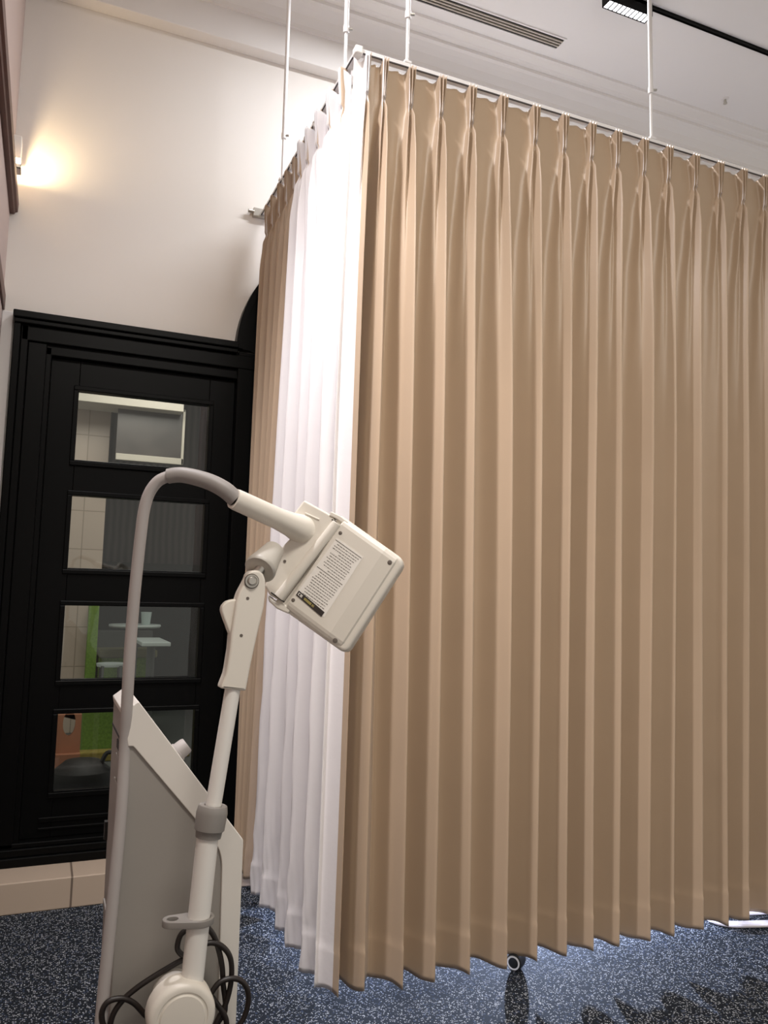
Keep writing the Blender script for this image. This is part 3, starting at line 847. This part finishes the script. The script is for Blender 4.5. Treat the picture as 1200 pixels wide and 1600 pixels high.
sv = [Vector(s) for s in sp]; so = sv[0]; sa = sv[1] - sv[0]; sb = sv[3] - sv[0]


def strip_quads(name, lst, m):
    bm = bmesh.new()
    for x0, y0, x1, y1 in lst:
        bm.faces.new([bm.verts.new(HP(*(so + sa * x + sb * y), .0064)) for x, y in ((x0, y0), (x1, y0), (x1, y1), (x0, y1))])
    finish(bm, name, m, head)


strip_quads('yellow_print', [(.27 + .034 * k, .28, .27 + .034 * k + .026, .74) for k in range(8)] + [(.57, .3, .60, .72), (.615, .3, .64, .5), (.615, .55, .64, .72)], M['yellow'])
strip_quads('pale_mark', [(.04, .25, .06, .75), (.06, .25, .10, .35), (.06, .65, .10, .75), (.12, .2, .145, .8), (.165, .2, .185, .8), (.145, .42, .165, .58)], M['sticker'])
# grip and neck
gp0 = HP(*onhead(470, 826), -.010)
gp1 = atD(365, 779, 1.43)
gax = (gp1 - gp0).normalized(); GL = (gp1 - gp0).length
lathe('grip', gp0, gax, [(-.025, .026), (0, .0295), (.012, .027), (.03, .0235), (.06, .0205), (GL * .96, .0195), (GL, .0185), (GL, .013), (GL - .01, .012)], M['plastic'], head)
# swivel knob between arm and head
k0 = atY(392, 880, YP - .006); k1 = HP(*onhead(437, 893), -.016)
kax = (k1 - k0).normalized()
k0 = atY(405, 888, YP); k1 = atY(424, 862, YP + .03)
kax = (k1 - k0).normalized(); KL = (k1 - k0).length
wv = (atY(424, 905, YP) - atY(386, 876, YP))
lathe('swivel_cup', (atY(405, 891, YP)), (k1 - k0), [(0, 0), (0, .027), (.004, .0295), (.009, .0290), (.022, .0265), (.04, .023), (.065, .019), (.065, 0)], M['knob'], head)
cyl('swivel_pin', atY(396, 905, YP), atY(410, 885, YP), .010, M['steel'], head)
# hose
path = [(372, 783), (352, 766), (330, 754), (305, 746), (282, 742), (262, 744)]
pts = [gp1 + (atD(372, 783, 1.43) - gp1) * 0] + [atD(x, y, 1.43) for x, y in path[1:]]
pts = [gp0 + (gp1 - gp0) * .97] + pts[1:]
sl = tube('hose_sleeve', pts, [.0155, .0155, .0150, .0145, .0140, .0135], M['sleeve'], mach, n=20)
path = [(264, 744), (247, 752), (233, 771), (225, 798), (220, 835), (215, 880), (210, 930), (205, 990), (201, 1050), (198, 1110), (195, 1170), (190, 1260), (182, 1350), (172, 1450), (161, 1560), (153, 1660)]
hp = []
for i, (x, y) in enumerate(path):
    d = 1.43 - .02 * min(1, i / 8) - .10 * max(0, (i - 10) / 5)
    hp.append(atD(x, y, d))
tube('hose', hp, .0103, M['hose'], mach, n=20)
settle(mach)
# head was parented to the machine: keep its children in room coordinates too
head.matrix_parent_inverse = Matrix.Translation(mach.location).inverted()

# black mains cables hung behind the pole
c1 = [(300, 1448), (283, 1460), (277, 1480), (282, 1490), (290, 1496), (270, 1508), (240, 1526), (212, 1545), (190, 1565), (175, 1590), (168, 1630)]
c2 = [(258, 1600), (232, 1590), (210, 1568), (190, 1560), (168, 1566), (159, 1585), (165, 1610), (190, 1640)]
c3 = [(322, 1446), (334, 1462), (342, 1485), (347, 1510), (349, 1540), (352, 1565), (350, 1585), (340, 1600), (332, 1640)]
c4 = [(310, 1478), (330, 1473), (346, 1478), (358, 1492), (362, 1512), (360, 1540), (352, 1570), (338, 1598), (322, 1640)]
c5 = [(310, 1532), (325, 1550), (340, 1570), (350, 1585), (354, 1602), (350, 1640)]
c6 = [(330, 1552), (342, 1536), (360, 1529), (376, 1532), (386, 1545), (388, 1565), (382, 1588), (372, 1605), (350, 1640)]
for i, (c, lab) in enumerate(((c1, 'black cable slanting down left from the clip behind the white pole'), (c2, 'black cable looping low left of the round pivot joint'),
                              (c3, 'black cable hanging from the clip right of the pole, inner strand'), (c4, 'black cable arching out right of the pole, outer strand'),
                              (c5, 'short black cable running down right beside the round pivot joint'), (c6, 'black cable looping past the right edge of the ivory cabinet'))):
    yy = 1.465 - .004 * i
    P = [atY(x, y, yy) for x, y in c]
    o = tube('cable', P, .0048, M['cable'], None, n=10)
    tag(o, lab, 'cable', 'black cables around the pole')

# ------------------------------------------------------------------ under the curtain: stool castors and white cables
w1 = atZ(806, 1514, 0.0)
sd = (Vector((2.15, 3.40, 0)) - Vector((w1.x, w1.y, 0))).normalized()
st = thing('rolling_stand', 'rolling stand behind the beige curtain, one black white-ringed castor showing under the hem', 'stand', (w1.x + sd.x * .25, w1.y + sd.y * .25, 0))
cen = Vector((w1.x, w1.y, 0)) + sd * .25
for k in range(2):
    w0 = Vector((w1.x, w1.y, 0)) + sd * (.50 * k); ax_ = Vector((0.80, 0.60, 0)).normalized() if k == 0 else Vector((.6, -.8, 0))
    c = w0 + Vector((0, 0, .027))
    wh = lathe('castor', c - ax_ * .024, ax_, [(0, 0), (0, .020), (.003, .0255), (.010, .027), (.040, .027), (.047, .0255), (.048, .02), (.048, 0)], M['tyre'], st, n=32)
    bm = bmesh.new(); bm_lathe(bm, c - ax_ * .0250, ax_, [(0, .0165), (0, .0215), (.002, .0215), (.002, .0165), (0, .0165)], 32)
    rm = shade(finish(bm, 'wheel_rim', M['rim'], wh)); rm['label'] = 'white ring on the wheel'
    tube('base_leg', [c + Vector((0, 0, .020)), c + (cen - w0) * .4 + Vector((0, 0, .055)), cen + Vector((0, 0, .10))], .011, M['tyre'], st, n=12, sub=5)
cyl('column', cen + Vector((0, 0, .085)), cen + Vector((0, 0, 1.1)), .012, M['whitepaint'], st)
lathe('tray', cen + Vector((0, 0, .80)), (0, 0, 1), [(0, 0), (0, .12), (.02, .13), (.02, .125), (.004, .115), (.004, 0)], M['whitepaint'], st)
settle(st)
for k in range(4):
    f = k * .013
    P = [(2.42 + f * 1.4, 2.60, .008), (2.395 + f * .7, 2.44, .007), (2.390 + f * .5, 2.375 + f * .3, .007), (2.428 + f * .3, 2.328 + f * .9, .007), (2.49, 2.306 + f * .95, .007), (2.565, 2.284 + f * 1.0, .007), (2.70, 2.25 + f, .007), (3.0, 2.22 + f, .007)]
    o = tube('white_cable', [Vector(p) for p in P], .0055, M['wcable'], None, n=10)
    tag(o, 'white cable of the flat bundle curving out from under the hem at the right', 'cable', 'white cables on the floor')
for k in range(2):
    f = k * .014
    P = [(2.30, 2.56 + f, .008), (2.45, 2.455 + f, .007), (2.55, 2.405 + f, .007), (2.68, 2.375 + f, .007), (2.85, 2.36 + f, .007), (3.05, 2.35 + f, .007)]
    o = tube('white_cable', [Vector(p) for p in P], .0055, M['wcable'], None, n=10)
    tag(o, 'white cable lying straighter behind the curving bundle, far right under the hem', 'cable', 'white cables on the floor')

# ------------------------------------------------------------------ the room seen through the door panes
FZ = 0.10
struct(box('floor_beyond', (-3.0, WY + .12, 0.05), (3.0, 8.2, FZ), M['greywall']), 'dark floor of the room beyond the door', 'floor')
struct(box('wall_beyond', (-3.0, 8.0, FZ), (3.0, 8.1, 3.4), M['far_drape']), 'dark striped wall of the room beyond the door', 'wall')
struct(box('ceiling_beyond', (-3.0, WY + .12, 3.3), (3.0, 8.2, 3.35), M['pink']), 'ceiling of the room beyond the door', 'ceiling')


def span(x0, x1, y0, y1, Y):
    a = atY(x0, (y0 + y1) / 2, Y); b = atY(x1, (y0 + y1) / 2, Y); t = atY((x0 + x1) / 2, y0, Y); u = atY((x0 + x1) / 2, y1, Y)
    return a.x, b.x, u.z, t.z


struct(box('shade_sheet', (-3.0, 7.9, FZ), (3.0, 7.995, 1.45), M['lowshade']), 'dark sheet added for the dimmer lower wall of the room beyond', 'painted shade')  # added sheet: the far wall's darker lower half is painted shade
# tiled pier on the left and bulkhead above
x0, x1, _, _ = span(86, 162, 780, 900, 6.6)
struct(box('wall_pier', (x0, 6.6, FZ), (x1, 6.9, 3.3), M['far_tile'], bevel=.004), 'cream tiled pier seen through the left of the door panes', 'wall')
x0, x1, z0, z1 = span(110, 288, 612, 634, 6.2)
struct(box('trim_7', (x0, 6.2, z0), (x1, 6.5, z1 + .5), M['paleboard'], bevel=.004), 'pale bulkhead in the room beyond, top pane', 'bulkhead')
bd_ = thing('framed_board', 'dull grey board in a pale frame seen through the top pane', 'board', (0, 6.35, 2.4))
x0, x1, z0, z1 = span(183, 289, 634, 722, 6.3)
box('board_panel', (x0, 6.33, z0), (x1, 6.36, z1), M['screen'], bd_)
boxes('board_frame', [((x0, 6.31, z0), (x1, 6.36, z0 + .05)), ((x1 - .02, 6.31, z0), (x1, 6.36, z1)), ((x0, 6.31, z1 - .02), (x1, 6.36, z1))], M['paleboard'], bd_, bevel=.004)
settle(bd_)
# green pillar, tables, bench, chair in the third pane
x0, x1, _, _ = span(136, 152, 950, 1058, 6.5)
struct(box('pillar', (x0, 6.5, FZ), (x1, 6.75, atY(144, 946, 6.5).z), M['turf'], bevel=.004), 'green pillar beside the tiled pier', 'pillar')


def round_table(name, label, cx, cy, z, r, sq=False):
    t = thing(name, label, 'table', (cx, cy, FZ))
    if sq: box('table_top', (cx - r, cy - .3, z - .03), (cx + r, cy + .3, z), M['paletop'], t, bevel=.006)
    else: lathe('table_top', (cx, cy, z - .025), (0, 0, 1), [(0, 0), (0, r - .01), (.012, r), (.025, r - .004), (.025, 0)], M['paletop'], t)
    cyl('table_leg', (cx, cy, FZ + .02), (cx, cy, z - .02), .03, M['greywall'], t)
    lathe('table_base', (cx, cy, FZ), (0, 0, 1), [(0, 0), (0, .1), (.015, .1), (.03, .05), (.03, 0)], M['greywall'], t)
    settle(t); return t


p0 = atY(171, 976, 6.9); p1 = atY(254, 976, 6.9)
tx, tz, tr = (p0.x + p1.x) / 2, p0.z, (p1.x - p0.x) / 2
round_table('round_table', 'pale round table with a cup, seen through the third pane', tx, 7.0, tz, tr)
p = atY(228, 970, 6.95)
cu = lathe('cup', (p.x, 6.95, tz), (0, 0, 1), [(0, 0), (0, .035), (.105, .045), (.105, .038), (.01, .03), (.01, 0)], M['cup'])
tag(cu, 'clear cup standing on the round table', 'cup')
p0 = atY(214, 1003, 5.95); p1 = atY(259, 1003, 5.95)
round_table('square_table', 'nearer pale square table cut off by the right of the third pane', (p0.x + p1.x) / 2 + .03, 6.2, p0.z, (p1.x - p0.x) / 2, True)
x0, x1, z0, z1 = span(155, 246, 1016, 1028, 7.2)
be = thing('bench', 'olive upholstered bench behind the tables in the third pane', 'bench', ((x0 + x1) / 2, 7.4, FZ))
box('bench_seat', (x0, 7.2, z0), (x1, 7.6, z1), M['olive'], be, bevel=.01)
box('bench_front', (x0 + .02, 7.24, FZ), (x1 - .02, 7.58, z0), M['turf'], be)
box('bench_back', (x0, 7.58, z0), (x1, 7.68, atY(200, 985, 7.6).z), M['greywall'], be, bevel=.01)
settle(be)
x0, x1, z0, z1 = span(153, 200, 1038, 1045, 6.2)
ch = thing('chair', 'pale chair seat in front of the olive bench', 'chair', ((x0 + x1) / 2, 6.4, FZ))
lathe('seat', ((x0 + x1) / 2, 6.4, z0), (0, 0, 1), [(0, 0), (0, .1), (.012, (x1 - x0) / 2), (.024, (x1 - x0) / 2), (.024, 0)], M['paletop'], ch)
for dx in (-.08, .08):
    for dy in (-.10, .10):
        cyl('leg', ((x0 + x1) / 2 + dx, 6.4 + dy, FZ), ((x0 + x1) / 2 + dx * .8, 6.4 + dy * .8, z0 + .01), .012, M['greywall'], ch, n=10)
settle(ch)
# the lowest pane: orange cut-out board, turf, dark bag
x0, x1, z0, z1 = span(88, 126, 1116, 1175, 5.2)
cx = (x0 + x1) / 2
ob = plate('play_board', [[(x0, z0), (x1, z0), (x1, z1), (x0, z1)], [(cx + .0 + .035 * math.cos(t * .2618), (z0 + z1) / 2 + .06 + .075 * math.sin(t * .2618)) for t in range(24)]], .02, XZ(5.2), M['orange'])
tag(ob, 'orange board with an oval cut-out seen through the lowest pane', 'board')
box('board_foot', (x0, 5.12, FZ), (x1, 5.28, z0), M['orange'], ob)
x0, x1, z0, z1 = span(128, 172, 1112, 1190, 5.6)
tf = box('turf_block', (x0, 5.6, FZ), (x1 + .15, 5.85, z1), M['turf'], bevel=.01)
tag(tf, 'green turf covered block behind the lowest pane', 'turf block')
z2 = atY(150, 1172, 5.55).z
ty = box('turf_kerb', (x0 - .02, 5.48, FZ), (x1 + .5, 5.59, z2), M['turf_y'], bevel=.01)
tag(ty, 'ochre turf kerb in front of the green block, lowest pane', 'kerb')
p = atY(128, 1205, 4.7)
bg = bmesh.new(); bm_lathe(bg, (p.x, 4.7, FZ), (0, 0, 1), [(0, 0), (0, .13), (.05, .16), (.12, .15), (.17, .09), (.185, 0)], 28)
bag = shade(finish(bg, 'bag', M['dark'])); tag(bag, 'dark rounded bag at the bottom of the lowest pane', 'bag')
bm = bmesh.new(); P = [Vector((p.x + .08, 4.68, .20)), Vector((p.x + .12, 4.66, .31)), Vector((p.x + .18, 4.66, .28)), Vector((p.x + .13, 4.67, .18))]
bm_tube(bm, crom(P, 6), .012, 8); shade(finish(bm, 'bag_handle', M['cable'], bag))
